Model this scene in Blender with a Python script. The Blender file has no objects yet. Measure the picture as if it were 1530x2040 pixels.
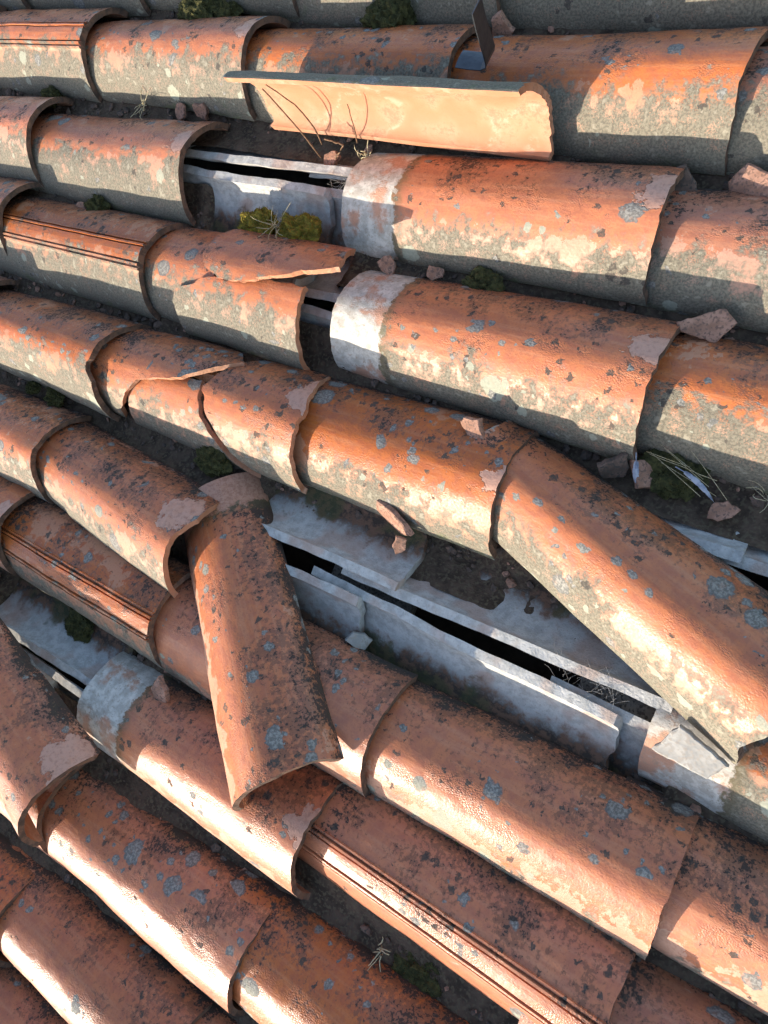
import bpy, bmesh, math, random
from mathutils import Vector, Matrix, noise as mnoise
from mathutils.geometry import delaunay_2d_cdt
import numpy as np

R = random.Random(7)
sc = bpy.context.scene
col = sc.collection

# ------------------------------------------------------------------ roof frame
# roof coordinates: u = down the slope, v = across the columns, w = out of the roof plane (metres)
PITCH = math.radians(18)
ROOF = Matrix.Translation((0, 0, 5.5)) @ Matrix.Rotation(PITCH, 4, 'Y')

# ------------------------------------------------------------------ camera
cam_d = bpy.data.cameras.new('camera')
cam = bpy.data.objects.new('camera', cam_d)
col.objects.link(cam)
cam_rot = Matrix(((0.83379923, -0.32056914, 0.44945997),
                  (0.33945579, 0.93974844, 0.04052946),
                  (-0.4353718, 0.11877835, 0.89238058))).to_4x4()
cam.matrix_world = ROOF @ Matrix.Translation((1.5217, -0.51294, 1.00234)) @ cam_rot
cam_d.sensor_fit = 'VERTICAL'
cam_d.sensor_height = 36.0
cam_d.lens = 36.0 * 1516.4 / 2040.0
cam_d.clip_start = 0.02
cam_d.clip_end = 2000
sc.camera = cam

# ------------------------------------------------------------------ sky, sun, exposure
LIGHT = Vector((0.45, 0.84, -0.300)).normalized()          # travel of sunlight, roof coordinates
lw = (ROOF.to_3x3() @ LIGHT).normalized()
to_sun = -lw
world = bpy.data.worlds.new('World')
sc.world = world
world.use_nodes = True
wt = world.node_tree
sky = wt.nodes.new('ShaderNodeTexSky')
sky.sky_type = 'NISHITA'
sky.sun_disc = False
sky.sun_elevation = math.asin(to_sun.z)
sky.sun_rotation = math.atan2(to_sun.x, to_sun.y)
sky.air_density = 1.0
sky.dust_density = 1.5
bg = wt.nodes['Background']
bg.inputs['Strength'].default_value = 0.148
wt.links.new(sky.outputs[0], bg.inputs[0])
sun_d = bpy.data.lights.new('sun', 'SUN')
sun_d.energy = 3.7
sun_d.angle = math.radians(0.55)
sun_d.color = (1.0, 0.88, 0.73)
sun = bpy.data.objects.new('sun', sun_d)
col.objects.link(sun)
sun.rotation_euler = lw.to_track_quat('-Z', 'Y').to_euler()
sun.location = (0, 0, 20)
vs = sc.view_settings
vs.view_transform = 'Standard'
vs.look = 'None'
vs.gamma = 1
vs.exposure = 1.35
vs.use_curve_mapping = False
cy = sc.cycles
cy.max_bounces = 5
cy.diffuse_bounces = 3
cy.glossy_bounces = 2
cy.use_adaptive_sampling = True
cy.adaptive_threshold = 0.04


# ------------------------------------------------------------------ node helpers
class NT:
    def __init__(s, name, dim='3D'):
        s.dim = dim
        s.m = bpy.data.materials.new(name)
        s.m.use_nodes = True
        s.t = s.m.node_tree
        s.b = s.t.nodes['Principled BSDF']

    def put(s, sock, v):
        if hasattr(v, 'is_linked') or isinstance(v, bpy.types.NodeSocket):
            s.t.links.new(v, sock)
        elif isinstance(v, (tuple, list)) and len(v) == 3 and sock.type == 'RGBA':
            sock.default_value = (*v, 1)
        else:
            sock.default_value = v

    def math(s, op, a, b=0.0, c=0.0, clamp=False):
        n = s.t.nodes.new('ShaderNodeMath')
        n.operation = op
        n.use_clamp = clamp
        for i, v in enumerate((a, b, c)):
            s.put(n.inputs[i], v)
        return n.outputs[0]

    def add(s, *a):
        r = a[0]
        for x in a[1:]:
            r = s.math('ADD', r, x)
        return r

    def sub(s, a, b): return s.math('SUBTRACT', a, b)
    def mul(s, *a):
        r = a[0]
        for x in a[1:]:
            r = s.math('MULTIPLY', r, x)
        return r

    def sstep(s, v, lo, hi, a=0.0, b=1.0):
        n = s.t.nodes.new('ShaderNodeMapRange')
        n.interpolation_type = 'SMOOTHSTEP'
        s.put(n.inputs['Value'], v)
        s.put(n.inputs['From Min'], lo)
        s.put(n.inputs['From Max'], hi)
        s.put(n.inputs['To Min'], a)
        s.put(n.inputs['To Max'], b)
        return n.outputs['Result']

    def attr(s, name, vec=False):
        n = s.t.nodes.new('ShaderNodeAttribute')
        n.attribute_name = name
        return n.outputs['Vector'] if vec else n.outputs['Fac']

    def noise(s, vec, scale, detail=4, rough=0.6, dist=0.0, color=False):
        n = s.t.nodes.new('ShaderNodeTexNoise')
        n.noise_dimensions = s.dim
        s.put(n.inputs['Vector'], vec)
        n.inputs['Scale'].default_value = scale
        n.inputs['Detail'].default_value = detail
        n.inputs['Roughness'].default_value = rough
        n.inputs['Distortion'].default_value = dist
        return n.outputs['Color'] if color else n.outputs['Fac']

    def voro(s, vec, scale, feature='F1', rand=1.0):
        n = s.t.nodes.new('ShaderNodeTexVoronoi')
        n.voronoi_dimensions = s.dim
        n.feature = feature
        s.put(n.inputs['Vector'], vec)
        n.inputs['Scale'].default_value = scale
        n.inputs['Randomness'].default_value = rand
        return n

    def vmath(s, op, a, b):
        n = s.t.nodes.new('ShaderNodeVectorMath')
        n.operation = op
        s.put(n.inputs[0], a)
        if op == 'SCALE':
            s.put(n.inputs['Scale'], b)
        else:
            s.put(n.inputs[1], b)
        return n.outputs[0]

    def mix(s, f, a, b, mode='MIX'):
        n = s.t.nodes.new('ShaderNodeMix')
        n.data_type = 'RGBA'
        n.blend_type = mode
        s.put(n.inputs[0], f)
        s.put(n.inputs[6], a)
        s.put(n.inputs[7], b)
        return n.outputs[2]

    def fmix(s, f, a, b):
        n = s.t.nodes.new('ShaderNodeMix')
        s.put(n.inputs[0], f)
        s.put(n.inputs[2], a)
        s.put(n.inputs[3], b)
        return n.outputs[0]

    def xyz(s, v):
        n = s.t.nodes.new('ShaderNodeSeparateXYZ')
        s.put(n.inputs[0], v)
        return n.outputs

    def bump(s, h, strength=1.0, dist=1.0, normal=None):
        n = s.t.nodes.new('ShaderNodeBump')
        n.inputs['Strength'].default_value = strength
        n.inputs['Distance'].default_value = dist
        s.put(n.inputs['Height'], h)
        if normal is not None:
            s.put(n.inputs['Normal'], normal)
        return n.outputs[0]

    def done(s, color, rough, normal=None, spec=0.4):
        s.put(s.b.inputs['Base Color'], color)
        s.put(s.b.inputs['Roughness'], rough)
        s.put(s.b.inputs['Specular IOR Level'], spec)
        if normal is not None:
            s.put(s.b.inputs['Normal'], normal)
        return s.m


def obco(n):
    t = n.t.nodes.new('ShaderNodeTexCoord')
    return t.outputs['Object']


# ------------------------------------------------------------------ materials
def tile_material():
    n = NT('terracotta_tile', '2D')
    fl = n.attr('flat', True)
    th = n.attr('th')
    s = n.attr('s')                    # metres from the head of the tile
    inn = n.attr('inn')
    pg, pd, pl, po, pp, ph, pq = (n.attr(k) for k in ('pg', 'pd', 'pl', 'po', 'pp', 'ph', 'pq'))
    big = n.noise(fl, 14, 2, .55)
    med = n.noise(fl, 55, 4, .66)
    fine = n.noise(fl, 280, 2, .6)
    streak_v = n.t.nodes.new('ShaderNodeMapping')
    n.put(streak_v.inputs['Vector'], fl)
    streak_v.inputs['Scale'].default_value = (6, 70, 1)
    streak = n.noise(streak_v.outputs[0], 1.6, 2, .6)
    bigc, medc, finc = n.sub(big, .5), n.sub(med, .5), n.sub(fine, .5)
    # clay body and the orange slip over it
    body = n.mix(n.sstep(big, .3, .7), (.43, .215, .13), (.51, .285, .19))
    body = n.mix(n.sstep(fine, .45, .75, 0, .6), body, (.39, .185, .11))
    slip = n.mix(n.sstep(med, .35, .68), (.44, .148, .060), (.355, .118, .058))
    slip = n.mix(n.sstep(streak, .45, .75, 0, .5), slip, (.46, .20, .10))
    slip = n.mix(n.sstep(fine, .5, .72, 0, .45), slip, (.30, .098, .048))
    ath = n.math('ABSOLUTE', th)
    side = n.fmix(n.math('GREATER_THAN', th, 0.0), ath, n.mul(ath, .25))
    sv = n.add(po, n.mul(side, -1.7), n.mul(medc, 1.05), n.mul(bigc, 1.5))
    slipm = n.sstep(sv, 0.0, 0.05)
    c = n.mix(slipm, body, slip)
    # overall tone of the individual tile
    hsv = n.t.nodes.new('ShaderNodeHueSaturation')
    n.put(hsv.inputs['Color'], c)
    n.put(hsv.inputs['Value'], ph)
    n.put(hsv.inputs['Saturation'], n.attr('ps'))
    c = hsv.outputs[0]
    mot = n.noise(fl, 130, 4, .74)
    motc = n.sub(mot, .5)
    # rust-brown mottling over the far flank and the top
    rv = n.add(n.mul(th, .75), n.mul(motc, 2.0), n.mul(bigc, 1.6), -.42, n.mul(pd, .45))
    rm = n.sstep(rv, 0, .22, 0, .7)
    c = n.mix(rm, c, (.14, .062, .034))
    # grey-olive algae on the flank that faces the weather
    gv = n.add(n.mul(th, -1.0), n.mul(pg, -1.0), n.mul(medc, .9), n.mul(bigc, .8))
    gsp = n.noise(fl, 480, 2, .6)
    gm = n.mul(n.sstep(gv, -.04, .22), n.sstep(n.add(gsp, n.mul(medc, .8), n.mul(n.sstep(gv, 0.05, .6), .15)), .33, .50, .55, .97))
    gcol = n.mix(n.sstep(fine, .35, .65), (.105, .098, .072), (.185, .172, .125))
    gcol = n.mix(n.sstep(med, .60, .72), gcol, (.25, .23, .17))
    c = n.mix(gm, c, gcol)
    # green film low down
    grm = n.mul(n.sstep(n.add(ath, n.mul(bigc, 1.2)), .88, 1.15), n.sstep(med, .4, .6), .55)
    c = n.mix(grm, c, (.10, .12, .035))
    # coordinates wobbled for ragged lichen outlines
    wob = n.vmath('SUBTRACT', n.noise(fl, 120, 2, .65, color=True), (.5, .5, .5))
    wl = n.vmath('ADD', fl, n.vmath('SCALE', wob, .010))
    wl2 = n.vmath('ADD', fl, n.vmath('SCALE', wob, .015))
    # black crustose spots
    vb = n.voro(wl2, 60)
    br = n.xyz(vb.outputs['Color'])
    dens = n.add(n.mul(pd, .5), n.mul(th, .30), n.mul(bigc, 1.3), -.06)
    bm = n.mul(n.sstep(n.sub(n.math('MULTIPLY_ADD', br[1], .32, .10), vb.outputs['Distance']), 0, .06), n.math('LESS_THAN', br[0], dens))
    c = n.mix(n.mul(bm, n.sstep(mot, .35, .5, .45, .92)), c, n.mix(fine, (.03, .026, .022), (.09, .075, .06)))
    # black pepper, thick on the far flank and near the head
    pv = n.add(n.mul(motc, 2.0), n.mul(finc, 1.4), n.mul(medc, 1.2), n.mul(bigc, 1.8),
               n.mul(th, .75), n.mul(n.sstep(th, .72, .98), .5), n.mul(n.sstep(s, .13, .07), .35), -.98, n.mul(pd, .55))
    pm = n.sstep(pv, 0, .12, 0, .88)
    c = n.mix(pm, c, (.034, .029, .024))
    # grey lichen discs, large and small, gathered in colonies
    clus = n.noise(fl, 7.5, 1, .5)
    lh = None
    for k, (sca, p0, rr) in enumerate(((21, .55, .36), (46, .36, .34))):
        vl = n.voro(n.vmath('ADD', wl, (3.1 * k, 1.7, 0.0)), sca)
        lr = n.xyz(vl.outputs['Color'])
        d = vl.outputs['Distance']
        rad = n.math('MULTIPLY_ADD', n.mul(lr[1], lr[1]), rr * .95, rr * .22)
        sel = n.math('LESS_THAN', lr[0], n.add(n.mul(pl, p0), n.mul(n.sub(clus, .5), 2.0), -.04))
        lm = n.mul(n.sstep(n.sub(rad, d), 0, .05), sel)
        rim = n.sstep(n.math('DIVIDE', d, rad), .55, 1.0)
        lc = n.mix(n.sstep(n.add(fine, n.mul(motc, .6)), .35, .68), (.12, .118, .105), (.26, .25, .22))
        lc = n.mix(n.mul(rim, .7), lc, (.08, .085, .085))
        pale = n.mul(n.sstep(th, .0, -.35), n.math('GREATER_THAN', lr[2], .45))
        lc = n.mix(pale, lc, n.mix(fine, (.20, .205, .15), (.36, .365, .28)))
        c = n.mix(n.mul(lm, n.sstep(med, .3, .42, .7, .97)), c, lc)
        lh = lm if lh is None else n.math('MAXIMUM', lh, lm)
    # spalled flake: bare clay
    fd = n.attr('fd')
    fm = n.sstep(n.add(fd, n.mul(medc, .05), n.mul(bigc, .05)), .0015, -.0015)
    c = n.mix(fm, c, n.mix(n.sstep(mot, .45, .68), (.47, .26, .18), (.36, .19, .13)))
    # pale head that used to be under the tile above
    hv = n.add(s, n.mul(medc, .03), n.mul(finc, .006))
    hm = n.sstep(n.sub(pp, hv), -.002, .004)
    hband = n.mul(n.sstep(n.sub(hv, pp), .024, -.003), n.math('GREATER_THAN', pp, .01))
    c = n.mix(n.mul(hband, n.sstep(mot, .3, .5, .35, .85)), c, n.mix(med, (.05, .045, .03), (.16, .12, .05)))
    hc = n.mix(n.sstep(med, .35, .7), (.36, .33, .28), (.56, .52, .45))
    hc = n.mix(n.sstep(n.add(big, n.mul(motc, .3)), .5, .64), hc, (.44, .235, .15))
    hc = n.mix(n.sstep(mot, .54, .66, 0, .55), hc, (.25, .21, .16))
    hc = n.mix(pq, hc, n.mix(n.sstep(mot, .4, .65), (.44, .235, .15), (.33, .165, .105)))
    c = n.mix(hm, c, hc)
    # cut edges and inside: raw clay, dusty
    ic = n.mix(n.sstep(big, .35, .65), (.38, .165, .085), (.45, .22, .13))
    ic = n.mix(n.sstep(mot, .45, .7, 0, .5), ic, (.36, .17, .09))
    c = n.mix(n.math('MINIMUM', inn, 1.0), c, ic)
    # end and side rims painted dark: their shade is put into the colour
    c = n.mix(n.sstep(inn, 1.2, 1.8), c, n.mix(n.sstep(med, .38, .62), (.04, .032, .026), (.13, .075, .048)))
    # white bloom on the inside
    blo = n.mul(n.sstep(n.math('ABSOLUTE', n.sub(n.noise(fl, 7, 2, .5), .53)), .05, .0), n.sstep(med, .42, .6), n.math('COMPARE', inn, 1.0, .1), .3)
    c = n.mix(blo, c, (.60, .44, .33))
    c = n.mix(n.mul(n.sstep(n.add(big, n.mul(motc, .5)), .52, .72), n.math('COMPARE', inn, 1.0, .1), .5), c, (.20, .11, .065))
    # relief, kept to a few cheap textures
    peel = n.voro(fl, 400)
    peelm = n.mul(n.sstep(ath, .4, .1), n.sstep(big, .45, .6))
    h = n.add(n.mul(fine, .00042), n.mul(n.noise(fl, 60, 1, .5), .0006), n.mul(peel.outputs['Distance'], peelm, -.0006), n.mul(fm, -.002))
    nrm = n.bump(h, .8)
    ro = n.fmix(slipm, .50, .40)
    ro = n.fmix(n.math('MAXIMUM', gm, n.math('MAXIMUM', lh, n.math('MAXIMUM', bm, pm))), ro, .9)
    ro = n.add(ro, n.mul(finc, .35))
    ro = n.math('MAXIMUM', ro, n.mul(n.math('MINIMUM', inn, 1.0), .8), clamp=True)
    return n.done(c, ro, nrm, .42)


def channel_material():
    n = NT('pale_channel_tile', '2D')
    fl = n.attr('flat', True)
    th = n.attr('th')
    ath = n.math('ABSOLUTE', th)
    big = n.noise(fl, 12, 2, .6)
    med = n.noise(fl, 60, 3, .65)
    fine = n.noise(fl, 300, 2, .65)
    c = n.mix(n.sstep(med, .3, .7), (.33, .325, .30), (.46, .45, .42))
    c = n.mix(n.sstep(big, .5, .65, 0, .45), c, (.36, .21, .14))
    c = n.mix(n.sstep(fine, .58, .72, 0, .3), c, (.18, .17, .145))
    # soil washed into the trough, a true deposit
    dv = n.add(n.mul(ath, -1.0), .36, n.mul(n.sub(big, .5), .45), n.mul(n.sub(med, .5), .5))
    c = n.mix(n.sstep(dv, -.12, .2), c, n.mix(n.sstep(med, .4, .6), (.055, .04, .03), (.15, .085, .055)))
    gm = n.mul(n.sstep(n.add(dv, n.mul(n.sub(n.noise(fl, 9, 3, .6), .5), 2.0)), .25, .45), .55)
    c = n.mix(gm, c, (.05, .065, .025))
    h = n.add(n.mul(fine, .0007), n.mul(med, .0018))
    return n.done(c, .92, n.bump(h, .9), .25)


def simple(name, c1, c2, scale=60, rough=.9, bumpd=.003, spec=.25, c3=None):
    n = NT(name)
    o = obco(n)
    a = n.noise(o, scale, 3, .65)
    c = n.mix(n.sstep(a, .35, .65), c1, c2)
    f = n.noise(o, scale * 5, 1, .6)
    if c3:
        c = n.mix(n.sstep(f, .5, .65), c, c3)
    return n.done(c, rough, n.bump(n.add(n.mul(a, bumpd), n.mul(f, bumpd * .4)), .9), spec)


M_TILE = tile_material()
M_CHAN = channel_material()
M_DECK = simple('dark_roof_boards', (.035, .028, .022), (.06, .046, .036), 30)
M_SOIL = simple('valley_soil', (.052, .037, .026), (.105, .072, .050), 38, .95, .005, .15, (.11, .085, .055))
M_MOSS = simple('moss', (.10, .095, .018), (.24, .20, .03), 120, .95, .002, .1, (.24, .15, .035))
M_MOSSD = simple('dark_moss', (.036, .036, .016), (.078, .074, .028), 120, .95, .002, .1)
M_CHIP = simple('broken_clay', (.26, .14, .092), (.38, .215, .15), 50, .9, .0015, .2, (.17, .105, .078))
M_CHIPD = simple('dirty_broken_clay', (.08, .058, .045), (.16, .105, .078), 50, .95, .002, .2, (.07, .06, .05))
M_GREY = simple('grey_mortar', (.27, .26, .235), (.37, .35, .31), 40, .95, .0015, .2, (.30, .27, .23))
M_TWIG = simple('dry_twig', (.10, .06, .035), (.20, .12, .07), 150, .85, .0005)
M_STRAW = simple('dry_straw', (.34, .28, .16), (.48, .42, .27), 150, .85, .0005)
M_WOOD = simple('weathered_wood', (.12, .105, .09), (.20, .18, .15), 50, .9, .002, .2, (.08, .07, .06))
M_METAL = NT('dull_zinc_sheet')
_o = obco(M_METAL)
M_METAL.put(M_METAL.b.inputs['Metallic'], .75)
M_METAL = M_METAL.done(M_METAL.mix(M_METAL.noise(_o, 60, 4), (.05, .055, .06), (.13, .14, .15)), .42, M_METAL.bump(M_METAL.mul(M_METAL.noise(_o, 40, 3), .002), .6), .5)
M_FEATH = simple('grey_feather', (.14, .16, .22), (.38, .40, .44), 90, .8, .0003)
M_WEB = simple('cobweb_silk', (.26, .25, .23), (.40, .39, .36), 200, .9, .0002)
M_GROUND = simple('ground_grass', (.05, .065, .025), (.09, .10, .04), .5, .95, .02)


# ------------------------------------------------------------------ object helpers
def link(name, me, mat, parent=None, matrix=None):
    o = bpy.data.objects.new(name, me)
    col.objects.link(o)
    if mat is not None and not me.materials:
        me.materials.append(mat)
    if parent is not None:
        o.parent = parent
        if matrix is not None:
            o.matrix_basis = matrix
    elif matrix is not None:
        o.matrix_world = ROOF @ matrix
    return o


def tag(o, label, cat, group=None):
    o['label'] = label
    o['category'] = cat
    if group:
        o['group'] = group
    return o


def mesh(name, V, F, smooth=False):
    me = bpy.data.meshes.new(name)
    me.from_pydata([tuple(v) for v in V], [], F)
    if smooth:
        me.polygons.foreach_set('use_smooth', [True] * len(me.polygons))
    me.update()
    return me


def place(p0, p1, roll=0.0):
    """frame whose x axis runs from the tile's head p0 to its tail p1 (roof coordinates)"""
    p0, p1 = Vector(p0), Vector(p1)
    x = (p1 - p0).normalized()
    z = Vector((0, 0, 1))
    y = z.cross(x).normalized()
    z = x.cross(y)
    m = Matrix((x, y, z)).transposed().to_4x4()
    return Matrix.Translation(p0) @ m @ Matrix.Rotation(math.radians(roll), 4, 'X')


L = 0.487          # tile length
EXPO = 1.66        # exponent of the arch: a little more pointed than a circle


class Shape:
    """outer and inner skin of one tapered barrel tile"""
    def __init__(s, a0=.082, a1=.0935, h0=.068, h1=.083, t=.0105, grooved=False, seed=0.0, warp=.0022, length=L, edge=0.0):
        s.edge = edge
        s.a0, s.a1, s.h0, s.h1, s.t, s.g, s.seed, s.warp, s.L = a0, a1, h0, h1, t, grooved, seed, warp, length
        s.arc = (a1 + h1) * .5 * math.pi * .5

    def pt(s, x, th, inner=False):
        k = x / s.L
        a = s.a0 + (s.a1 - s.a0) * k
        h = s.h0 + (s.h1 - s.h0) * k
        off = 0.0
        if not inner:
            off += s.warp * mnoise.noise(Vector((x * 7, th * 1.6, s.seed))) + s.warp * .5 * mnoise.noise(Vector((x * 25, th * 6, s.seed + 9)))
            if s.g:
                off += groove(th)
        else:
            off = -s.t + s.warp * mnoise.noise(Vector((x * 7, th * 1.6, s.seed)))
        an = th * math.pi / 2
        si, co = math.sin(an), max(math.cos(an), 0.0)
        e = 2 / EXPO
        y = (a + off) * math.copysign(abs(si) ** e, si)
        z = (h + off) * co ** e
        sag = -.003 * math.sin(math.pi * k) * math.sin(s.seed * 3.7)
        if s.edge:
            z += s.edge * abs(th) ** 10 * (mnoise.noise(Vector((x * 22, s.seed, math.copysign(3.0, th)))) + .6 * mnoise.noise(Vector((x * 75, s.seed, math.copysign(5.0, th)))))
        return (x, y + sag * .6, z + sag)


def groove(th):
    """raised band with two fine ribs on either side of the crest"""
    b = abs(th + .02)
    if b < .125:
        return .0028
    if b < .145:
        return -.0018
    if b < .175:
        return .0046
    if b < .20:
        return -.0012
    if b < .225:
        return .0034
    return 0.0


class TileMesh:
    def __init__(s):
        s.V, s.F, s.fl, s.th, s.s, s.inn, s.fd, s.smooth = [], [], [], [], [], [], [], []

    def vert(s, sh, x, th, inner, inn, flake):
        s.V.append(sh.pt(x, th, inner))
        s.fl.append((x + sh.seed * 2.13, th * sh.arc + sh.seed * 1.37, 0.0))
        s.th.append(th)
        s.s.append(x)
        s.inn.append(inn)
        if flake:
            fx, fy, fr = flake
            s.fd.append(math.hypot(x - fx, (th - fy) * sh.arc) - fr)
        else:
            s.fd.append(1.0)
        return len(s.V) - 1

    def build(s, name, par):
        me = mesh(name, s.V, s.F)
        me.polygons.foreach_set('use_smooth', s.smooth)
        at = me.attributes
        a = at.new('flat', 'FLOAT_VECTOR', 'POINT')
        a.data.foreach_set('vector', np.array(s.fl, np.float32).ravel())
        for k, d in (('th', s.th), ('s', s.s), ('inn', s.inn), ('fd', s.fd)):
            at.new(k, 'FLOAT', 'POINT').data.foreach_set('value', np.array(d, np.float32))
        for k, v in par.items():
            at.new(k, 'FLOAT', 'POINT').data.foreach_set('value', np.full(len(s.V), v, np.float32))
        me.update()
        return me


PAR = dict(pg=.35, pd=.35, pl=.35, po=.55, pp=0.0, ph=1.0, pq=0.0, ps=1.0)


def tile_mesh(sh, par, flake=None, chip=.004, nx=30, nth=34, rim=1.7, rimside=1.5):
    tm = TileMesh()
    ths = [-1 + 2 * i / nth for i in range(nth + 1)]
    if sh.g:
        ex = []
        for b in (.12, .127, .143, .147, .173, .177, .198, .202, .223, .228):
            ex += [b - .02, -b - .02]
        ths = sorted([t for t in ths if abs(t + .02) > .24] + ex + [-.10, -.02, .06])
    n = len(ths)
    def endoff(th, k):
        v = mnoise.noise(Vector((th * 3.5, k * 7.3, sh.seed))) * chip + mnoise.noise(Vector((th * 13, k * 3.1, sh.seed))) * chip * .8
        d = mnoise.noise(Vector((th * 2.2, k * 11.7, sh.seed * 1.9)))
        if d > .33:
            v -= (d - .33) * chip * 9          # a bite out of the rim
        return v
    grid = [[], []]
    for inner in (0, 1):
        for i in range(nx + 1):
            row = []
            for th in ths:
                x0, x1 = -endoff(th, 1) * .6, sh.L + endoff(th, 2)
                x = x0 + (x1 - x0) * i / nx
                row.append(tm.vert(sh, x, th, inner, float(inner), flake if not inner else None))
            grid[inner].append(row)
    for inner in (0, 1):
        g = grid[inner]
        for i in range(nx):
            for j in range(n - 1):
                q = (g[i][j], g[i + 1][j], g[i + 1][j + 1], g[i][j + 1])
                tm.F.append(q if not inner else q[::-1])
                tm.smooth.append(not (sh.g and not inner and abs(ths[j] + .02) < .23))
    # rims: their own vertices, so the arris stays crisp
    def dup(vi, inn, off=(0, 0)):
        for arr in (tm.V, tm.fl, tm.th, tm.s, tm.fd):
            arr.append(arr[vi])
        f = tm.fl[-1]
        tm.fl[-1] = (f[0] + off[0], f[1] + off[1], 0.0)
        tm.inn.append(inn)
        return len(tm.V) - 1
    def strip(o, i_, rv, flip, off):
        a = [dup(v, rv) for v in o]
        b = [dup(v, rv, off) for v in i_]
        for k in range(len(a) - 1):
            q = (a[k], b[k], b[k + 1], a[k + 1])
            tm.F.append(q if not flip else q[::-1])
            tm.smooth.append(False)
    strip(grid[0][0], grid[1][0], rim, False, (-sh.t, 0))
    strip(grid[0][nx], grid[1][nx], rim, True, (sh.t, 0))
    strip([r[0] for r in grid[0]], [r[0] for r in grid[1]], rimside, True, (0, -sh.t))
    strip([r[-1] for r in grid[0]], [r[-1] for r in grid[1]], rimside, False, (0, sh.t))
    return tm.build('tile', {**PAR, **par})


def shard_mesh(sh, poly, par, flake=None, rim=1.0, jag=.004, step=.014):
    """a broken piece: polygon over (metres from head, th)"""
    tm = TileMesh()
    P = [(x, th * sh.arc) for x, th in poly]
    B = []
    for i in range(len(P)):
        a, b = Vector(P[i]), Vector(P[(i + 1) % len(P)])
        m = max(1, int((b - a).length / .006))
        nrm = Vector((-(b - a).y, (b - a).x)).normalized() if (b - a).length > 0 else Vector((0, 0))
        straight = abs(a.y - b.y) < 1e-6 and abs(abs(a.y) - sh.arc) < 1e-4
        for k in range(m):
            p = a.lerp(b, k / m)
            if not straight and k > 0:
                p = p + nrm * (mnoise.noise(Vector((p.x * 45, p.y * 45, sh.seed))) * jag + mnoise.noise(Vector((p.x * 190, p.y * 190, sh.seed))) * jag * .35)
            p.y = max(-sh.arc, min(sh.arc, p.y))
            B.append(p)
    nb = len(B)
    pts = list(B)
    def inside(p):
        c = False
        for i in range(nb):
            a, b = B[i], B[i - 1]
            if (a.y > p.y) != (b.y > p.y) and p.x < (b.x - a.x) * (p.y - a.y) / (b.y - a.y) + a.x:
                c = not c
        return c
    x = -.02
    while x < sh.L + .06:
        y = -sh.arc
        while y <= sh.arc:
            p = Vector((x + R.uniform(-.002, .002), y + R.uniform(-.001, .001)))
            if inside(p) and min((p - q).length_squared for q in B) > (.005 ** 2):
                pts.append(p)
            y += .0078
        x += step
    V2, E2, F2, *_ = delaunay_2d_cdt(pts, [(i, (i + 1) % nb) for i in range(nb)], [list(range(nb))], 1, 1e-6)
    idx = [[], []]
    for inner in (0, 1):
        for p in V2:
            idx[inner].append(tm.vert(sh, p.x, p.y / sh.arc, inner, float(inner), flake if not inner else None))
    for f in F2:
        a, b, c = (V2[i] for i in f[:3])
        ccw = (b - a).cross(c - a) > 0
        f = list(f) if ccw else list(f)[::-1]
        tm.F.append([idx[0][i] for i in f]); tm.smooth.append(True)
        tm.F.append([idx[1][i] for i in f[::-1]]); tm.smooth.append(True)
    edges = {}
    for f in F2:
        a, b, c = (V2[i] for i in f[:3])
        f = list(f) if (b - a).cross(c - a) > 0 else list(f)[::-1]
        for k in range(len(f)):
            e = (f[k], f[(k + 1) % len(f)])
            edges[e] = True
    for (a, b) in [e for e in edges if (e[1], e[0]) not in edges]:
        q = []
        for inner, i in ((0, a), (1, a), (1, b), (0, b)):
            q.append(tm.vert(sh, V2[i].x, V2[i].y / sh.arc, inner, rim, None))
            if inner:
                f = tm.fl[-1]
                tm.fl[-1] = (f[0] + .7 * sh.t, f[1] + .7 * sh.t, 0.0)
        tm.F.append(q); tm.smooth.append(False)
    return tm.build('tile_piece', {**PAR, **par})


# ------------------------------------------------------------------ setting: ground and roof deck
gv = bmesh.new()
bmesh.ops.create_grid(gv, x_segments=2, y_segments=2, size=900)
gme = bpy.data.meshes.new('ground'); gv.to_mesh(gme); gv.free()
ground = link('ground', gme, M_GROUND)
ground['kind'] = 'structure'


def box_verts(u0, u1, v0, v1, w0, w1):
    V = [(u, v, w) for u in (u0, u1) for v in (v0, v1) for w in (w0, w1)]
    F = [(0, 1, 3, 2), (4, 6, 7, 5), (0, 4, 5, 1), (2, 3, 7, 6), (0, 2, 6, 4), (1, 5, 7, 3)]
    return V, F


roof = link('roof', mesh('roof', *box_verts(-1.0, 2.45, -2.35, .95, -.20, -.13)), M_DECK, None, Matrix.Identity(4))
roof['kind'] = 'structure'
roof['label'] = 'old terracotta barrel tile roof with slipped and broken tiles'

S = .189           # column spacing
W = .175           # tile width at the tail


def cover(name, tail, vn=None, k=None, head_v=None, w0=-.024, w1=-.007, roll=0.0, label=None, par=None, grooved=False, flake=None,
          parent=roof, chip=.004, length=L, yaw=None, aw=1.0, hh=1.0, hw=1.0):
    """a cover tile by the roof position of the near corner of its lower end"""
    seed = R.uniform(0, 50)
    aw *= R.uniform(.965, 1.02)
    hh *= R.uniform(.93, 1.05)
    sh = Shape(a0=.082 * hw * aw * R.uniform(.97, 1.03), a1=.0935 * aw, h0=.068 * hh, h1=.083 * hh, grooved=grooved, seed=seed, length=length, warp=R.uniform(.002, .0042))
    vt = vn + .0895
    vh = vt if head_v is None else head_v
    p1 = Vector((tail, vt, w1))
    d = Vector((math.sqrt(length ** 2 - (vt - vh) ** 2), vt - vh, w1 - w0))
    p0 = p1 - d.normalized() * length
    pr = dict(par or {})
    me = tile_mesh(sh, pr, flake, chip)
    o = link(name, me, M_TILE, parent, place(p0, p1, roll))
    if label:
        o['label'] = label
    return o


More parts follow.
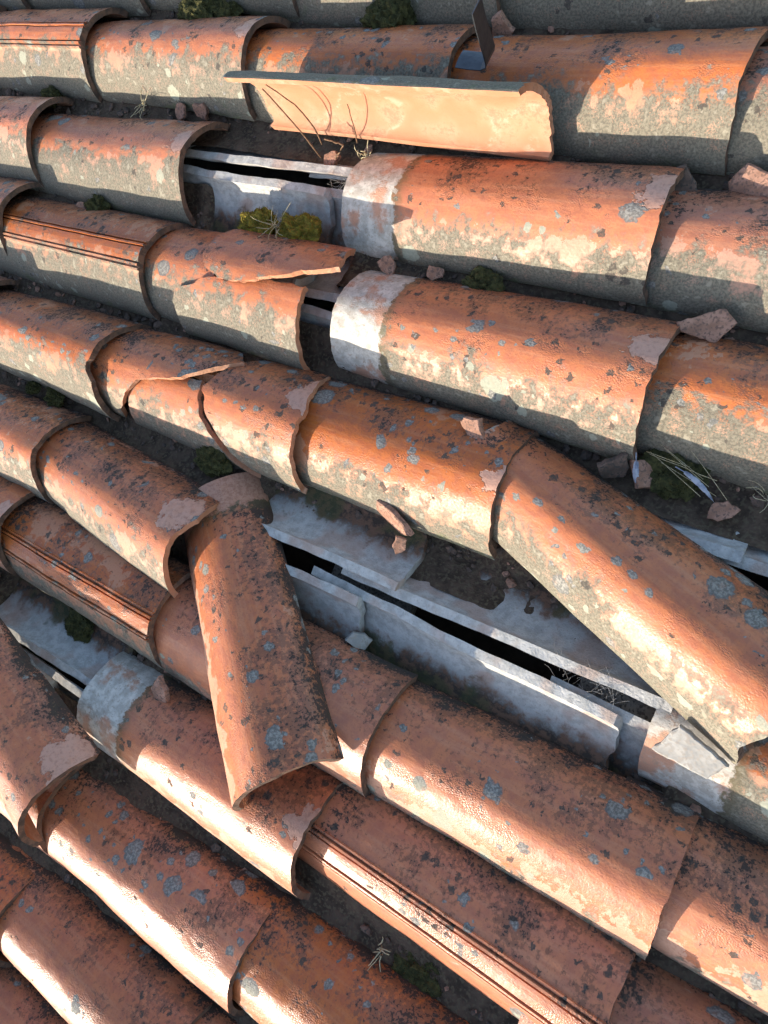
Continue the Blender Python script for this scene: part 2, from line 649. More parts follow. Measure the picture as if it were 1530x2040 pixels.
def rp(pg=.35, pd=.35, pl=.35, po=.55, pp=0.0, ph=1.0, j=1.0):
    return dict(pg=pg + R.uniform(-.12, .10) * j, pd=pd + R.uniform(-.2, .2) * j, pl=pl + R.uniform(-.1, .1) * j,
                po=po + R.uniform(-.2, .2) * j, pp=pp, ph=ph * (1 + R.uniform(-.14, .12) * j), ps=1.01 + R.uniform(-.09, .09) * j)


def rflake(p=.5):
    if R.random() > p:
        return None
    return (L - R.uniform(0, .03), R.uniform(.0, .5), R.uniform(.012, .032))


# weathering changes across the roof: columns at the top of the photo carry the thickest algae
def colpar(k, **kw):
    base = dict(pg=.06 + max(0, k - 1) * .06, pd=.44, pl=.38, po=.50)
    if k >= 5:
        base.update(pg=.62, pd=.14, pl=.34, po=.95)
    base.update(kw)
    return rp(**base)


# regular cover tiles: column -> tail positions and near-edge position
REG = {
    -3: (.567, [-.42, -.03, .36, .75, 1.14, 1.53, 1.92, 2.31]),
    -2: (.374, [-.36, .03, .42, .81, 1.20, 1.59, 1.98]),
    -1: (.183, [-.205, .165, .539, .925, 1.301, 1.69, 2.08]),
    0: (.001, [-.28, .52, .912, 1.31, 1.70, 2.09]),
    1: (-.187, [-.35, .037, .464, 1.70, 2.09]),
    2: (-.376, [-.35, .036, 1.735, 2.12]),
    3: (-.570, [-.33, .055, .443, 1.199, 2.13]),
    4: (-.762, [-.40, -.02, .37, 1.95, 2.33]),
    5: (-.934, [-.44, -.06, .331, 1.151, 1.544, 1.94, 2.33]),
    6: (-1.120, [-.50, -.11, .28, 1.93, 2.31]),
    7: (-1.322, [-.52, -.13, .26, .651, 1.077, 1.48, 1.87, 2.26]),
    8: (-1.530, [-.53, -.14, .25, .63, 1.025, 1.42, 1.81, 2.2]),
    9: (-1.715, [-.56, -.17, .22, .61, 1.0, 1.39, 1.78, 2.17]),
    10: (-1.905, [-.17, .22, .60, 1.0, 1.39, 1.78, 2.17]),
    11: (-2.095, [.22, .60, 1.0, 1.39, 1.78]),
}
VN = {(1, .464): -.202, (1, .037): -.190, (2, .036): -.356, (3, .443): -.572, (3, 1.199): -.562, (4, .37): -.774, (5, .331): -.924,
      (5, 1.151): -.940, (5, 1.544): -.942, (7, .651): -1.317, (7, 1.077): -1.329, (8, .63): -1.540}
for k, (vcol, tails) in REG.items():
    for t in tails:
        vn = VN.get((k, t), vcol)
        kw = {}
        pk = {}
        if k == 0 and t == 1.31:
            pk = dict(pg=.12, pl=.3, po=.6)
        if k == 0 and t == .52:
            pk = dict(pg=.05, po=.35, pl=.55)
        if k == 3 and t == 1.199:
            pk = dict(pl=.75, pg=.38, pd=.3, po=.7)
        if k == 5 and t in (1.151, 1.544, 1.94):
            pk = dict(pg=.62, po=.9, pd=.22, pl=.4)
        if k == 4 and t == 1.95:
            pk = dict(pp=.10, pg=.0, po=.3)
        if k == 4 and t == 1.95:
            kw = dict(w0=-.040)
        if (k, t) in ((3, .443), (3, .055), (4, .37), (4, -.02)):
            kw = dict(hh=1.2)
        if k >= 5:
            kw = dict(hw=1.075, w0=-.019)
        if k == 7 and t in (1.077,):
            pk = dict(pg=.78, pl=.5, pd=.05, po=.95)
        if k == 8:
            pk = dict(pg=.85, pl=.25, pd=.08, po=.9)
        cover('cover_tile', t, vn + R.uniform(-.004, .004), head_v=vn + .0875 + R.uniform(-.004, .004), roll=R.uniform(-2.5, 2.5),
              w1=-.007 + R.uniform(-.002, .003), par=colpar(k, **pk), flake=rflake(.28), chip=R.uniform(.001, .0035), **kw)

# grooved tiles with a ribbed band along the crest
for t, vn, roll, par, lab in (
        (.107, .003, 2, dict(pg=.10, pd=.3, pl=.1), 'terracotta tile with a ribbed crest band in the topmost full row, left edge of the photo'),
        (.454, -.381, 0, dict(pg=.08, pd=.5, pl=.2), 'grey-sided ribbed tile just left of the cracked tile'),
        (.735, -.934, 9, dict(pg=.20, pd=.55, pl=.2), 'ribbed tile whose lower end meets the slanting loose tile'),
        (1.534, -1.098, 10, dict(pg=.72, pd=.12, pl=.05, po=1.2, ph=.92), 'deep red ribbed tile at the bottom of the photo')):
    cover('ribbed_cover_tile', t, vn, roll=roll, par=rp(**par), grooved=True, label=lab, chip=.0015, hw=1.05)

# tiles that slid down and bared their pale heads
for t, vn, hv, par, lab in (
        (1.272, -.183, -.106, dict(pg=.30, pd=.4, pl=.25, po=.72, pp=.098), 'slipped orange tile with a pale head, right of the mossy gap'),
        (1.334, -.383, -.291, dict(pg=.34, pd=.4, pl=.55, po=.72, pp=.095), 'slipped tile with a pale head beside the broken tile, third row'),
        (1.110, -1.119, -1.035, dict(pg=.80, pd=.30, pl=.15, po=.9, pp=.105), 'slipped tile with a bluish pale head in the lower left')):
    o = cover('slipped_cover_tile', t, vn, head_v=hv, w0=-.022, w1=-.002, par=rp(**par, j=.4), label=lab, flake=(L - .01, .28, .024))

# the tile of the fourth row that swung round and slid towards the lower right
sh = Shape(seed=21.3, a0=.071, a1=.089)
dirv = Vector((math.cos(math.radians(-19)), math.sin(math.radians(-19)), 0))
tailc = Vector((1.568, -.684, .034)) + Vector((-dirv.y, dirv.x, 0)) * .0885
o = link('slipped_cover_tile', tile_mesh(sh, rp(pg=.34, pd=.20, pl=.5, po=.95, j=.3), (L - .05, .75, .02), .004), M_TILE, roof,
         place(tailc - dirv * L + Vector((0, 0, -.040)), tailc, -3))
o['label'] = 'long sunlit tile swung askew towards the lower right above the open gap'

# fifth row: a tile in two lengths, the lower one standing slightly proud
sh = Shape(seed=5.2, h0=.070, h1=.093)
p1 = Vector((.742, -.811 + .0885, .008)); p0 = Vector((.259, -.672, -.012))
for poly, dz, fk in (([(0, -1), (.205, -1), (.195, -.3), (.165, .3), (.15, 1), (0, 1)], -.004, None),
                     ([(.200, -1), (L, -1), (L + .002, -.4), (L, .15), (L + .012, .45), (L - .005, 1), (.145, 1), (.160, .3), (.190, -.3)], .004, (L - .02, .42, .034))):
    o = link('cracked_tile_piece', shard_mesh(sh, poly, rp(pg=.25, pd=.5, pl=.35, po=.6, j=.2), fk, rim=1.3, jag=.002), M_TILE, roof,
             place(p0 + Vector((0, 0, dz)), p1 + Vector((0, 0, dz)), 0))
    o['label'] = ('upper' if dz < 0 else 'lower') + ' length of the cracked tile above the slanting loose tile'

# third row: broken tile in three pieces
sh = Shape(seed=11.7, t=.0095)
p1 = Vector((.806, -.377 + .0875, -.006)); p0 = Vector((.319, -.2895, -.022))
pc = rp(pg=.08, pd=.22, pl=.5, po=.7, j=.2)
for poly, dp, roll, lab in (
        ([(0, -1), (.225, -1), (.24, -.5), (.262, -.3), (.302, -.12), (.276, .1), (.272, .5), (.28, 1), (0, 1)], (0, 0, 0), 0, 'upper piece of the broken tile under the lit moss'),
        ([(.212, -1), (L, -1), (L, .18), (.42, .16), (.36, .12), (.30, .02), (.25, -.18), (.214, -.28)], (.002, -.014, .005), -1, 'grey-spotted lower flank piece of the broken tile under the lit moss'),
        ([(.283, 1), (.274, .5), (.276, .1), (.292, -.10), (.325, -.20), (.375, -.19), (.43, -.02), (.49, .16), (.54, .30), (.50, 1)], (.000, .004, .020), -3, 'raised crest piece of the broken tile with a curved bright fracture edge')):
    o = link('broken_tile_piece', shard_mesh(sh, poly, pc, None, rim=1.0), M_TILE, roof,
             place(p0 + Vector(dp), p1 + Vector(dp), roll))
    o['label'] = lab

# fourth row: broken tile in three pieces
sh = Shape(seed=31.9, h0=.076, h1=.092, t=.0095)
p1 = Vector((.871, -.571 + .0875, -.006)); p0 = Vector((.384, -.4835, -.020))
pc = rp(pg=.32, pd=.34, pl=.6, po=.7, j=.2)
for poly, p, dp, roll, lab in (
        ([(0, -1), (.07, -1), (.085, -.7), (.115, -.42), (.15, -.15), (.20, -.02), (.250, .12), (.335, .58), (.29, .85), (.24, 1), (0, 1)], pc, (0, 0, .008), 0,
         'upper piece of the broken tile with a bright curved fracture edge, fourth row'),
        ([(.085, -1), (.385, -1), (.335, -.7), (.285, -.3), (.268, .22), (.205, .16), (.145, .04), (.105, -.30)], pc, (.006, -.007, -.012), -2,
         'pointed flank piece of the broken tile in the fourth row'),
        ([(.40, -1), (L, -1), (L, -.3), (L + .006, .2), (L - .01, .5), (L - .03, 1), (.36, 1), (.315, .55), (.292, .08), (.312, -.3), (.35, -.65)], pc, (.004, 0, 0), 0,
         'spotted lower piece of the broken tile in the fourth row')):
    o = link('broken_tile_piece', shard_mesh(sh, poly, p, (L - .005, .45, .035) if 'lower' in lab else None, rim=1.0), M_TILE, roof,
             place(p0 + Vector(dp), p1 + Vector(dp), roll))
    o['label'] = lab

# ------------------------------------------------------------------ channel tiles
CH = {-3: .2, -2: .05, -1: .33, 0: .78, 1: .745, 2: 1.488, 3: 1.088, 4: 1.04, 5: .64, 6: .9, 7: .75, 8: .55, 9: .6, 10: .7}
chan_vars = []
for i in range(10):
    sh = Shape(a0=.0895, a1=.081, h0=.064, h1=.057, t=.0135, seed=60 + i * 3.3, warp=.004, edge=.003)
    chan_vars.append(tile_mesh(sh, {}, None, .004, 40, 20))
for k, e0 in CH.items():
    vn = REG[k][0]
    vc = vn - .004
    e = e0
    while e > -.45:
        e -= .388
    e += .388
    while e < 2.4:
        me = R.choice(chan_vars)
        dv = R.uniform(-.003, .003)
        m = place((e - L, vc + dv, .010), (e, vc + R.uniform(-.003, .003), .026), 0) @ Matrix.Rotation(math.pi, 4, 'X')
        o = link('channel_tile', me, M_CHAN, roof, m)
        e += .388

# boards seen through the gap
for u0, u1, v0, v1, w0, w1 in ((.955, 1.10, -.70, -.635, -.045, -.022), (1.36, 1.62, -.69, -.62, -.035, -.012)):
    V, F = box_verts(0, u1 - u0, 0, v1 - v0, 0, w1 - w0)
    me = mesh('batten', V, F)
    b = bmesh.new(); b.from_mesh(me)
    bmesh.ops.bevel(b, geom=b.edges[:], offset=.0015, segments=1, affect='EDGES'); b.to_mesh(me); b.free()
    link('batten', me, M_WOOD, roof, Matrix.Translation((u0, v0, w0)) @ Matrix.Rotation(math.radians(-2), 4, 'Z'))

# ------------------------------------------------------------------ loose tiles lying on the roof
sh = Shape(seed=40.4, a0=.088, a1=.098, h0=.060, h1=.068)
t0 = Vector((1.066, -.958, .078)); d = Vector((.764, -.645, 0)).normalized()
o = link('loose_tile', tile_mesh(sh, rp(pg=.72, pd=.42, pl=.42, po=.72, pp=.060, j=.2) | dict(pq=1.0), None, .0012), M_TILE, None,
         place(t0 - d * L + Vector((.012, .004, -.108)), t0, 2))
tag(o, 'loose tile lying aslant across the rows in the middle left, spotted with grey lichen', 'roof tile')

sh = Shape(seed=47.9, a0=.076, a1=.0985, h0=.066, h1=.084)
t0 = Vector((.712, -1.160, .088)); d = Vector((math.cos(math.radians(-17)), math.sin(math.radians(-17)), 0))
o = link('loose_tile', tile_mesh(sh, rp(pg=.95, pd=.40, pl=.42, po=.65, j=.2), (L - .02, .62, .035), .003), M_TILE, None,
         place(t0 - d * L + Vector((0, 0, -.03)), t0, 0))
tag(o, 'loose tile propped over its row at the left edge, beside the bared bluish tile head', 'roof tile')

sh = Shape(seed=3.3, a0=.068, a1=.078, h0=.040, h1=.046, t=.0105)
m = place((.600, -.030, .100), (1.090, -.024, .102), 0) @ Matrix.Rotation(math.radians(-90), 4, 'X')
o = link('upturned_tile', tile_mesh(sh, rp(pg=-.6, pd=.4, pl=.2, po=.3, j=.1), None, .005, rim=1.0, rimside=1.0), M_TILE, None, m)
tag(o, 'tile tipped on its side with its bright orange hollow facing the sun', 'roof tile')

# ------------------------------------------------------------------ soil in the valleys
def chan_v(k):
    return REG[k][0] - .004


def soil_top(k, u, dv):
    n1 = mnoise.noise(Vector((u * 9, k * 5.1, dv * 20)))
    n2 = mnoise.noise(Vector((u * 40, k * 3.3 + dv * 60, 2.0)))
    w = (-.014 if k < 5 else -.011) + .007 * n1 + .005 * n2
    low = {1: (.48, .80), 3: (.80, 1.5), 4: (.80, 1.5), 5: (.30, .66)}.get(k)
    if low and low[0] < u < low[1]:
        w -= .014 if k == 3 else .030
    return w + (5.5 if k < 5 else 4.2) * dv * dv


V, F = [], []
for k in range(-2, 10):
    nu, nv = 300, 11
    b0 = len(V)
    for i in range(nu + 1):
        u = -.5 + 2.9 * i / nu
        for j in range(nv + 1):
            dv = -.06 + .12 * j / nv
            V.append((u, chan_v(k) + dv, soil_top(k, u, dv)))
    for i in range(nu):
        for j in range(nv):
            a = b0 + i * (nv + 1) + j
            F.append((a, a + nv + 1, a + nv + 2, a + 1))
o = link('valley_soil', mesh('valley_soil', V, F, True), M_SOIL, None, Matrix.Identity(4))
o['kind'] = 'stuff'
o['label'] = 'dark soil washed into the valleys between the tile rows'
o['category'] = 'soil'


def chip_geo(r, rng, flat=.45):
    """an angular lump: squashed jittered octa/icosahedron"""
    bm = bmesh.new()
    bmesh.ops.create_icosphere(bm, subdivisions=1, radius=1)
    for v in bm.verts:
        q = rng.uniform(.65, 1.15)
        v.co = Vector((v.co.x * q * r, v.co.y * q * r * .75, v.co.z * q * r * flat))
    rot = Matrix.Rotation(rng.uniform(0, 6.3), 3, 'Z') @ Matrix.Rotation(rng.uniform(-.6, .6), 3, 'X') @ Matrix.Rotation(rng.uniform(-.6, .6), 3, 'Y')
    V = [rot @ v.co for v in bm.verts]
    F = [[v.index for v in f.verts] for f in bm.faces]
    bm.free()
    return V, F


rng = random.Random(3)
for nm, mat, cnt, lab in (('clay_crumbs', M_CHIPD, 1500, 'small dirty clay crumbs scattered along the valleys'),
                          ('pink_crumbs', M_CHIP, 230, 'small fresh pinkish clay crumbs scattered along the valleys')):
    V, F = [], []
    for _ in range(cnt):
        k = rng.choice([-1, 0, 0, 1, 1, 2, 2, 2, 3, 3, 4, 4, 5, 5, 6, 7, 8])
        u = rng.uniform(-.4, 1.8)
        dv = max(-.04, min(.04, rng.gauss(-.004, .014)))
        r = rng.choice([.003, .004, .005, .006, .008, .011])
        cv, cf = chip_geo(r, rng)
        b = len(V)
        V += [v + Vector((u, chan_v(k) + dv, soil_top(k, u, dv) + r * .3)) for v in cv]
        F += [[b + i for i in f] for f in cf]
    o = link(nm, mesh(nm, V, F), mat, None, Matrix.Identity(4))
    o['kind'] = 'stuff'
    o['label'] = lab
    o['category'] = 'crumbs'


# ------------------------------------------------------------------ broken fragments one can pick out
def slab_mesh(outline, t, rng, curve=0.0):
    """a broken piece of tile: irregular polygon, given thickness, slightly curved, chipped edge"""
    B = []
    m = len(outline)
    for i in range(m):
        a, b = Vector(outline[i]), Vector(outline[(i + 1) % m])
        nseg = max(2, int((b - a).length / .006))
        for k in range(nseg):
            p = a.lerp(b, k / nseg)
            B.append(p + Vector((rng.uniform(-1, 1), rng.uniform(-1, 1))) * .0012)
    c = sum(B, Vector((0, 0))) / len(B)
    V, F = [], []
    nb = len(B)
    rings = ((1.0, -1), (1.0, .75), (.93, 1.0), (.45, 1.0))
    for f, z in rings:
        for p in B:
            q = c + (p - c) * f
            zz = t * .5 * z + (rng.uniform(-.0006, .0006) if f > .97 else 0) - curve * q.y * q.y
            V.append((q.x, q.y, zz))
    for r in range(len(rings) - 1):
        for i in range(nb):
            j = (i + 1) % nb
            F.append((r * nb + i, r * nb + j, (r + 1) * nb + j, (r + 1) * nb + i))
    V.append((c.x, c.y, t * .5)); top = len(V) - 1
    V.append((c.x, c.y, -t * .5)); bot = len(V) - 1
    r = (len(rings) - 1) * nb
    for i in range(nb):
        j = (i + 1) % nb
        F.append((r + i, r + j, top))
        F.append((j, i, bot))
    return mesh('fragment', V, F)


def rnd_outline(r, rng, n=6, ex=1.0):
    out = []
    for i in range(n):
        a = 6.2832 * (i + rng.uniform(-.3, .3)) / n
        q = r * rng.uniform(.6, 1.15)
        out.append((math.cos(a) * q * ex, math.sin(a) * q))
    return out


FR = [  # position, radius, elongation, (rx, ry, rz), material, label
    ((1.357, -.206, .024), .025, 1.6, (20, 10, 10), M_CHIP, 'flat pinkish tile fragment in the valley right of the slipped tiles'),
    ((.760, -.955, .030), .026, 1.0, (15, -20, 40), M_CHIP, 'chunky brown clay lump beside the bluish bared tile head'),
    ((1.046, -.748, -.004), .018, 1.2, (35, 10, 70), M_GREY, 'pale splintered shard lying in the open channel'),
    ((1.072, -.591, .030), .013, 1.2, (40, 0, 60), M_CHIP, 'small tan chip on the channel tile rim in the open gap'),
    ((1.047, -.561, .024), .024, 1.6, (55, 0, -20), M_CHIP, 'pink pointed shard leaning under the sunlit fourth-row tile'),
    ((1.128, -.410, .052), .016, 1.4, (25, 5, -30), M_CHIP, 'triangular chip resting on the crest of the lichen-covered tile'),
    ((1.315, -.400, .016), .024, 1.0, (50, 20, 10), M_CHIPD, 'dark reddish lump under the corner of the slipped tile'),
    ((1.350, -.398, .012), .022, 1.2, (20, 30, 50), M_CHIP, 'brownish fragment beside the upright blue-grey feather'),
    ((1.449, -.410, .008), .016, 1.2, (10, 0, 20), M_CHIP, 'small flat fragment at the lower end of the straw patch'),
    ((.401, .000, .010), .018, 1.0, (50, 10, 0), M_CHIP, 'largest flake of the crumbled heap above the second row'),
    ((.349, -.006, .008), .014, 1.2, (20, -20, 40), M_CHIP, 'left flake of the crumbled heap above the second row'),
    ((.721, -.056, .016), .016, 1.3, (15, 0, 10), M_CHIP, 'orange clay piece under the twigs at the foot of the upturned tile'),
    ((1.254, -.034, .018), .028, 1.4, (35, 10, 5), M_CHIPD, 'curled shard below the shaded top-row tile at right'),
    ((1.353, -.026, .016), .030, 1.2, (30, -10, -20), M_CHIP, 'pinkish shard at the right edge below the top row'),
    ((.187, -.217, .016), .013, 1.0, (30, 0, 0), M_CHIP, 'small pink chip left of a moss tuft under the second row'),
    ((.883, -.206, .008), .015, 1.0, (20, 10, 30), M_CHIP, 'pink chip right below the pale head of the upper slipped tile'),
    ((.965, -.203, .008), .014, 1.1, (30, 10, 60), M_CHIP, 'pink chip halfway along the base of the upper slipped tile'),
    ((.937, .166, .020), .030, .8, (70, 0, 10), M_CHIP, 'broken pink tile corner behind the bent metal strip'),
]
for p, r, ex, rot, mat, lab in FR:
    me = slab_mesh(rnd_outline(r, rng, rng.choice([5, 6, 7]), ex), rng.uniform(.007, .010) if r > .015 else .005, rng, 7.0)
    m = Matrix.Translation(p) @ Matrix.Rotation(math.radians(rot[2]), 4, 'Z') @ Matrix.Rotation(math.radians(rot[0]), 4, 'X') @ Matrix.Rotation(math.radians(rot[1]), 4, 'Y')
    tag(link('tile_fragment', me, mat, None, m), lab, 'tile fragment', 'broken tile fragments')

# pale slab lying on the bared head at the right
me = slab_mesh([(0, 0), (.065, .006), (.075, .032), (.014, .044)], .008, rng)
tag(link('tile_fragment', me, M_GREY, None, Matrix.Translation((1.472, -.700, .050)) @ Matrix.Rotation(math.radians(-8), 4, 'Z') @ Matrix.Rotation(math.radians(14), 4, 'X')),
    'flat pale slab on the greenish tile head at the right', 'tile fragment', 'broken tile fragments')


# ------------------------------------------------------------------ moss
def moss_mesh(r, h, seed, dens=1.0, ex=1.0):
    rg = random.Random(seed)
    V, F = [], []
    bm = bmesh.new()
    bmesh.ops.create_icosphere(bm, subdivisions=4, radius=1)
    for v in bm.verts:
        d = v.co.normalized()
        q = 1 + .5 * mnoise.noise(d * 1.9 + Vector((seed, 0, 0))) + .22 * mnoise.noise(d * 6 + Vector((0, seed, 0)))
        v.co = Vector((d.x * r * ex * q, d.y * r * q, max(d.z, -.4) * h * q * (.75 + .5 * mnoise.noise(d * 4.5 + Vector((seed, seed, 0))))))
    bm.normal_update()
    V = [v.co.copy() for v in bm.verts]
    nrm = [v.normal.copy() for v in bm.verts]
    F = [[v.index for v in f.verts] for f in bm.faces]
    tri = [(f.calc_center_median(), f.normal.copy(), f.calc_area()) for f in bm.faces if f.normal.z > -.3]
    bm.free()
    for c, n, a in tri:
        for _ in range(max(1, int(3 * dens))):
            p = c + Vector((rg.gauss(0, 1), rg.gauss(0, 1), rg.gauss(0, 1))) * r * .04
            d = (n + Vector((rg.gauss(0, .45), rg.gauss(0, .45), rg.gauss(0, .45) + .25))).normalized()
            t = d.orthogonal().normalized()
            t = Matrix.Rotation(rg.uniform(0, 6.3), 3, d) @ t
            ln = rg.uniform(.0018, .0042)
            wd = rg.uniform(.0005, .0009)
            b = len(V)
            V += [p - t * wd - d * .001, p + t * wd - d * .001, p + d * ln]
            F.append((b, b + 1, b + 2))
    return mesh('moss', V, F)


MO = [
    ((-.024, -.008, .006), .020, .016, M_MOSSD, 'small dark moss tuft under the ribbed tile at the top left'),
    ((.223, -.208, .010), .020, .020, M_MOSSD, 'dark round moss tuft in the valley under the second row'),
    ((.743, .168, .022), .034, .030, M_MOSSD, 'olive moss cushion at the top of the photo left of the metal strip'),
    ((.330, .170, .020), .034, .030, M_MOSSD, 'dark moss cushion at the top, left of the smaller one'),
    ((.395, .168, .018), .022, .022, M_MOSSD, 'smaller dark moss tuft at the top beside the larger cushion'),
    ((1.048, -.208, .010), .022, .015, M_MOSSD, 'moss tuft between the two slipped pale-headed tiles'),
    ((.627, -.188, .020), .027, .022, M_MOSS, 'left of two sunlit yellow-green moss cushions in the open gap'),
    ((.712, -.184, .022), .030, .027, M_MOSS, 'right of two sunlit yellow-green moss cushions, topped with dry stems'),
    ((.214, -.578, .010), .012, .012, M_MOSSD, 'tiny moss tuft, upper of a pair in the fourth valley at left'),
    ((.281, -.577, .010), .018, .017, M_MOSSD, 'small moss tuft, lower of a pair in the fourth valley at left'),
    ((.696, -.574, .010), .026, .018, M_MOSSD, 'moss patch below the pointed broken piece'),
    ((1.290, -.945, .000), .024, .016, M_MOSSD, 'moss tuft beside the deep red ribbed tile'),
    ((1.301, -1.128, -.014), .030, .010, M_MOSSD, 'broad dark moss patch at the bottom of the photo'),
    ((1.380, -.384, .004), .030, .016, M_MOSSD, 'moss cushion under the straw at the right'),
    ((.508, -.948, -.012), .026, .012, M_MOSSD, 'moss patch on the bared channel tile at the left'),
]
for i, (p, r, h, mat, lab) in enumerate(MO):
    me = moss_mesh(r, h, 100 + i * 7.7, .9 if r > .025 else .5, 1.25)
    tag(link('moss_cushion', me, mat, None, Matrix.Translation(p)), lab, 'moss', 'moss cushions')


# ------------------------------------------------------------------ twigs, straw, feathers, cobweb
def tube(V, F, path, r0, r1, sides=5):
    b0 = len(V)
    n = len(path)
    for i, p in enumerate(path):
        p = Vector(p)
        d = (Vector(path[min(i + 1, n - 1)]) - Vector(path[max(i - 1, 0)])).normalized()
        a = d.orthogonal().normalized()
        b = d.cross(a)
        r = r0 + (r1 - r0) * i / (n - 1)
        for k in range(sides):
            an = 6.2832 * k / sides
            V.append(p + a * math.cos(an) * r + b * math.sin(an) * r)
    for i in range(n - 1):
        for k in range(sides):
            q = b0 + i * sides
            F.append((q + k, q + (k + 1) % sides, q + sides + (k + 1) % sides, q + sides + k))
    F.append([b0 + k for k in range(sides)][::-1])
    F.append([b0 + (n - 1) * sides + k for k in range(sides)])


def bend(a, b, sag, n=9, jit=.0008):
    a, b, sag = Vector(a), Vector(b), Vector(sag)
    out = []
    for i in range(n):
        t = i / (n - 1)
        out.append(a.lerp(b, t) + sag * 4 * t * (1 - t) + Vector((rng.uniform(-jit, jit), rng.uniform(-jit, jit), rng.uniform(-jit, jit))))
    return out


def fibres(name, paths, r0, r1, mat, label, cat, group=None):
    V, F = [], []
    base = Vector(paths[0][-1])
    for p in paths:
        tube(V, F, [Vector(q) - base for q in p], r0, r1)
    return tag(link(name, mesh(name, V, F, True), mat, None, Matrix.Translation(base)), label, cat, group)


fibres('twig', [bend((.672, -.036, .158), (.705, -.062, .022), (.004, 0, .004))], .0011, .0014, M_TWIG, 'long straight twig leaning in the upturned tile', 'twig', 'twigs by the upturned tile')
fibres('twig', [bend((.676, -.030, .158), (.698, -.040, .024), (.022, 0, .012))], .0010, .0014, M_TWIG, 'bowed twig leaning in the upturned tile', 'twig', 'twigs by the upturned tile')
fibres('twig', [bend((.792, -.020, .110), (.770, -.034, .030), (0, 0, 0))], .0008, .0012, M_TWIG, 'thin upright stalk in the middle of the upturned tile', 'twig', 'twigs by the upturned tile')
fibres('twig', [bend((.732, -.050, .062), (.758, -.048, .046), (0, 0, 0)), bend((.758, -.048, .046), (.733, -.060, .022), (0, 0, 0))], .0012, .0014, M_TWIG, 'short kinked twig at the foot of the upturned tile', 'twig', 'twigs by the upturned tile')


def tuft(center, n, ln, spread, up=.5):
    ps = []
    for _ in range(n):
        a = rng.uniform(0, 6.3)
        e = Vector((math.cos(a) * spread, math.sin(a) * spread, up + rng.uniform(-.2, .3))).normalized() * ln * rng.uniform(.4, 1.0)
        c = Vector(center) + Vector((rng.uniform(-.006, .006), rng.uniform(-.006, .006), 0))
        ps.append(bend(c + e, c, (rng.uniform(-.006, .006), rng.uniform(-.006, .006), rng.uniform(0, .006)), 6, .0004))
    return ps


fibres('dry_stems', tuft((.682, -.190, .040), 13, .050, 1.0, .3), .0003, .0006, M_STRAW, 'dry tangled stems between the two sunlit moss cushions', 'dry plant')
fibres('dry_stems', tuft((.250, -.004, .010), 14, .05, 1.0, .5), .0004, .0008, M_STRAW, 'dry sprig in the valley above the second row', 'dry plant')
fibres('dry_stems', tuft((1.490, -.378, .008), 6, .035, 1.0, .2), .0003, .0006, M_STRAW, 'few dry stems at the right edge above the channel tile', 'dry plant')
fibres('dry_stems', tuft((1.240, -1.122, .000), 7, .032, 1.0, .35), .0006, .0010, M_STRAW, 'dry sprig beside the deep red ribbed tile', 'dry plant')
fibres('dry_stems', tuft((.786, -.052, .018), 9, .03, .6, .8), .0005, .0009, M_STRAW, 'tiny dry sprout at the head of the upper slipped tile', 'dry plant')
ps = []
for i in range(7):
    c = Vector((1.400 + rng.uniform(-.03, .03), -.378 + rng.uniform(-.012, .012), .022 + rng.uniform(-.003, .003)))
    a = math.radians(rng.gauss(-14, 12))
    d = Vector((math.cos(a), math.sin(a), rng.uniform(-.1, .1))) * rng.uniform(.025, .05)
    ps.append(bend(c - d, c + d, (0, 0, .003), 5, .0005))
fibres('straw', ps, .0003, .0004, M_STRAW, 'bundle of dry straw lying on moss at the right', 'straw')
# cobweb over the gap between the channel tiles
ps = []
for _ in range(34):
    a = Vector((rng.uniform(1.33, 1.42), -.672 + rng.uniform(-.012, .012), .028 + rng.uniform(-.004, .004)))
    b = a + Vector((rng.uniform(-.03, .03), rng.uniform(.0, .035), rng.uniform(-.012, .004)))
    ps.append(bend(a, b, (0, 0, -.004), 5, .001))
fibres('cobweb', ps, .00011, .00014, M_WEB, 'dusty cobweb strung across the open gap at its right end', 'cobweb')
ps = []
for _ in range(40):
    a = Vector((rng.uniform(.755, .80), -.110 + rng.uniform(-.012, .012), .030))
    b = a + Vector((rng.uniform(-.02, .03), rng.uniform(-.02, .03), rng.uniform(-.008, .016)))
    ps.append(bend(a, b, (0, 0, -.003), 5, .001))
fibres('cobweb', ps, .00018, .00022, M_WEB, 'dusty cobweb at the pale head of the upper slipped tile', 'cobweb')


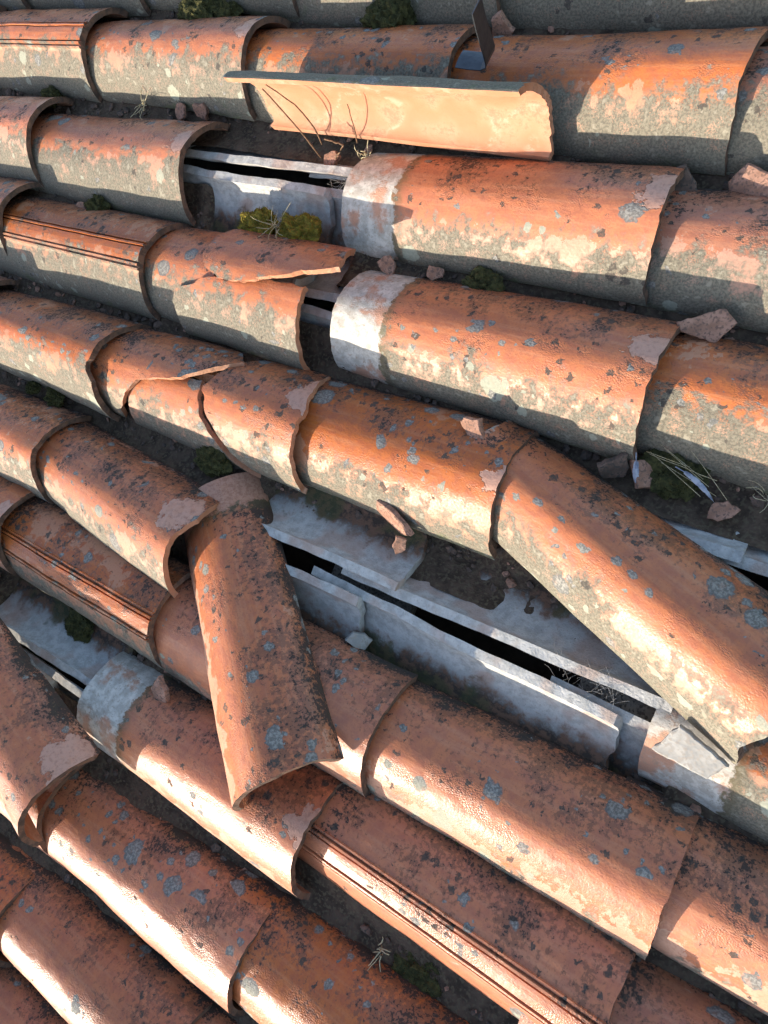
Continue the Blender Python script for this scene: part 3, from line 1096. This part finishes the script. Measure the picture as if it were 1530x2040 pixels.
def feather(length, width, curve):
    V, F = [], []
    n = 22
    for i in range(n + 1):
        t = i / n
        wv = width * (math.sin(math.pi * min(1, .15 + t * .9)) ** .7) * (1 if i % 5 else .82)
        y0 = curve * t * t
        z = .004 * math.sin(t * 2.6)
        V += [(t * length, y0 - wv, z - .0015), (t * length, y0, z + .0012), (t * length, y0 + wv, z - .0015)]
    for i in range(n):
        a = i * 3
        F += [(a, a + 3, a + 4, a + 1), (a + 1, a + 4, a + 5, a + 2)]
    tube(V, F, [Vector((-.012, -.001, 0)), Vector((0, 0, .001)), Vector((length * .9, curve * .8, .003))], .0009, .0004)
    return mesh('feather', V, F, True)


tag(link('feather', feather(.036, .004, .004), M_FEATH, None, Matrix.Translation((1.338, -.386, .030)) @ Matrix.Rotation(math.radians(-80), 4, 'Z') @ Matrix.Rotation(math.radians(35), 4, 'Y')),
    'blue-grey feather standing upright below the slipped tile corner', 'feather')
tag(link('feather', feather(.050, .0035, -.010), M_FEATH, None, Matrix.Translation((1.395, -.381, .026)) @ Matrix.Rotation(math.radians(-18), 4, 'Z') @ Matrix.Rotation(math.radians(10), 4, 'Y')),
    'pale curved feather lying across the straw at the right', 'feather')

# ------------------------------------------------------------------ bent metal strip hooked over the tile end
prof = [(.900, .0785), (.925, .0815), (.945, .086), (.957, .093), (.962, .104), (.966, .130), (.971, .165), (.978, .200)]
V, F = [], []
nw = 6
for off in (0.0, .0016):
    for i, (u, w) in enumerate(prof):
        for j in range(nw + 1):
            y = -.026 + .052 * j / nw
            dip = -3.2 * y * y if i < 3 else -1.0 * y * y * (i < 5)
            V.append((u - off * (i > 3), y * (1 - .04 * max(0, i - 4)), w + dip + off * (i <= 3)))
m = len(prof) * (nw + 1)
for i in range(len(prof) - 1):
    for j in range(nw):
        a = i * (nw + 1) + j
        q = (a, a + 1, a + nw + 2, a + nw + 1)
        F.append(q)
        F.append(tuple(x + m for x in q[::-1]))
def rimq(a, b):
    F.append((a, b, b + m, a + m))
for i in range(len(prof) - 1):
    rimq(i * (nw + 1), (i + 1) * (nw + 1))
    rimq((i + 1) * (nw + 1) + nw, i * (nw + 1) + nw)
for j in range(nw):
    rimq((len(prof) - 1) * (nw + 1) + j, (len(prof) - 1) * (nw + 1) + j + 1)
    rimq(j + 1, j)
tag(link('metal_strip', mesh('metal_strip', [(x - .9, y, z) for x, y, z in V], F), M_METAL, None, Matrix.Translation((.925, .078, 0)) @ Matrix.Rotation(math.radians(-8), 4, 'Z') @ Matrix.Scale(.5, 4, (0, 1, 0))),
    'bent dark metal strip standing up from a tile joint in the top row', 'metal strip')
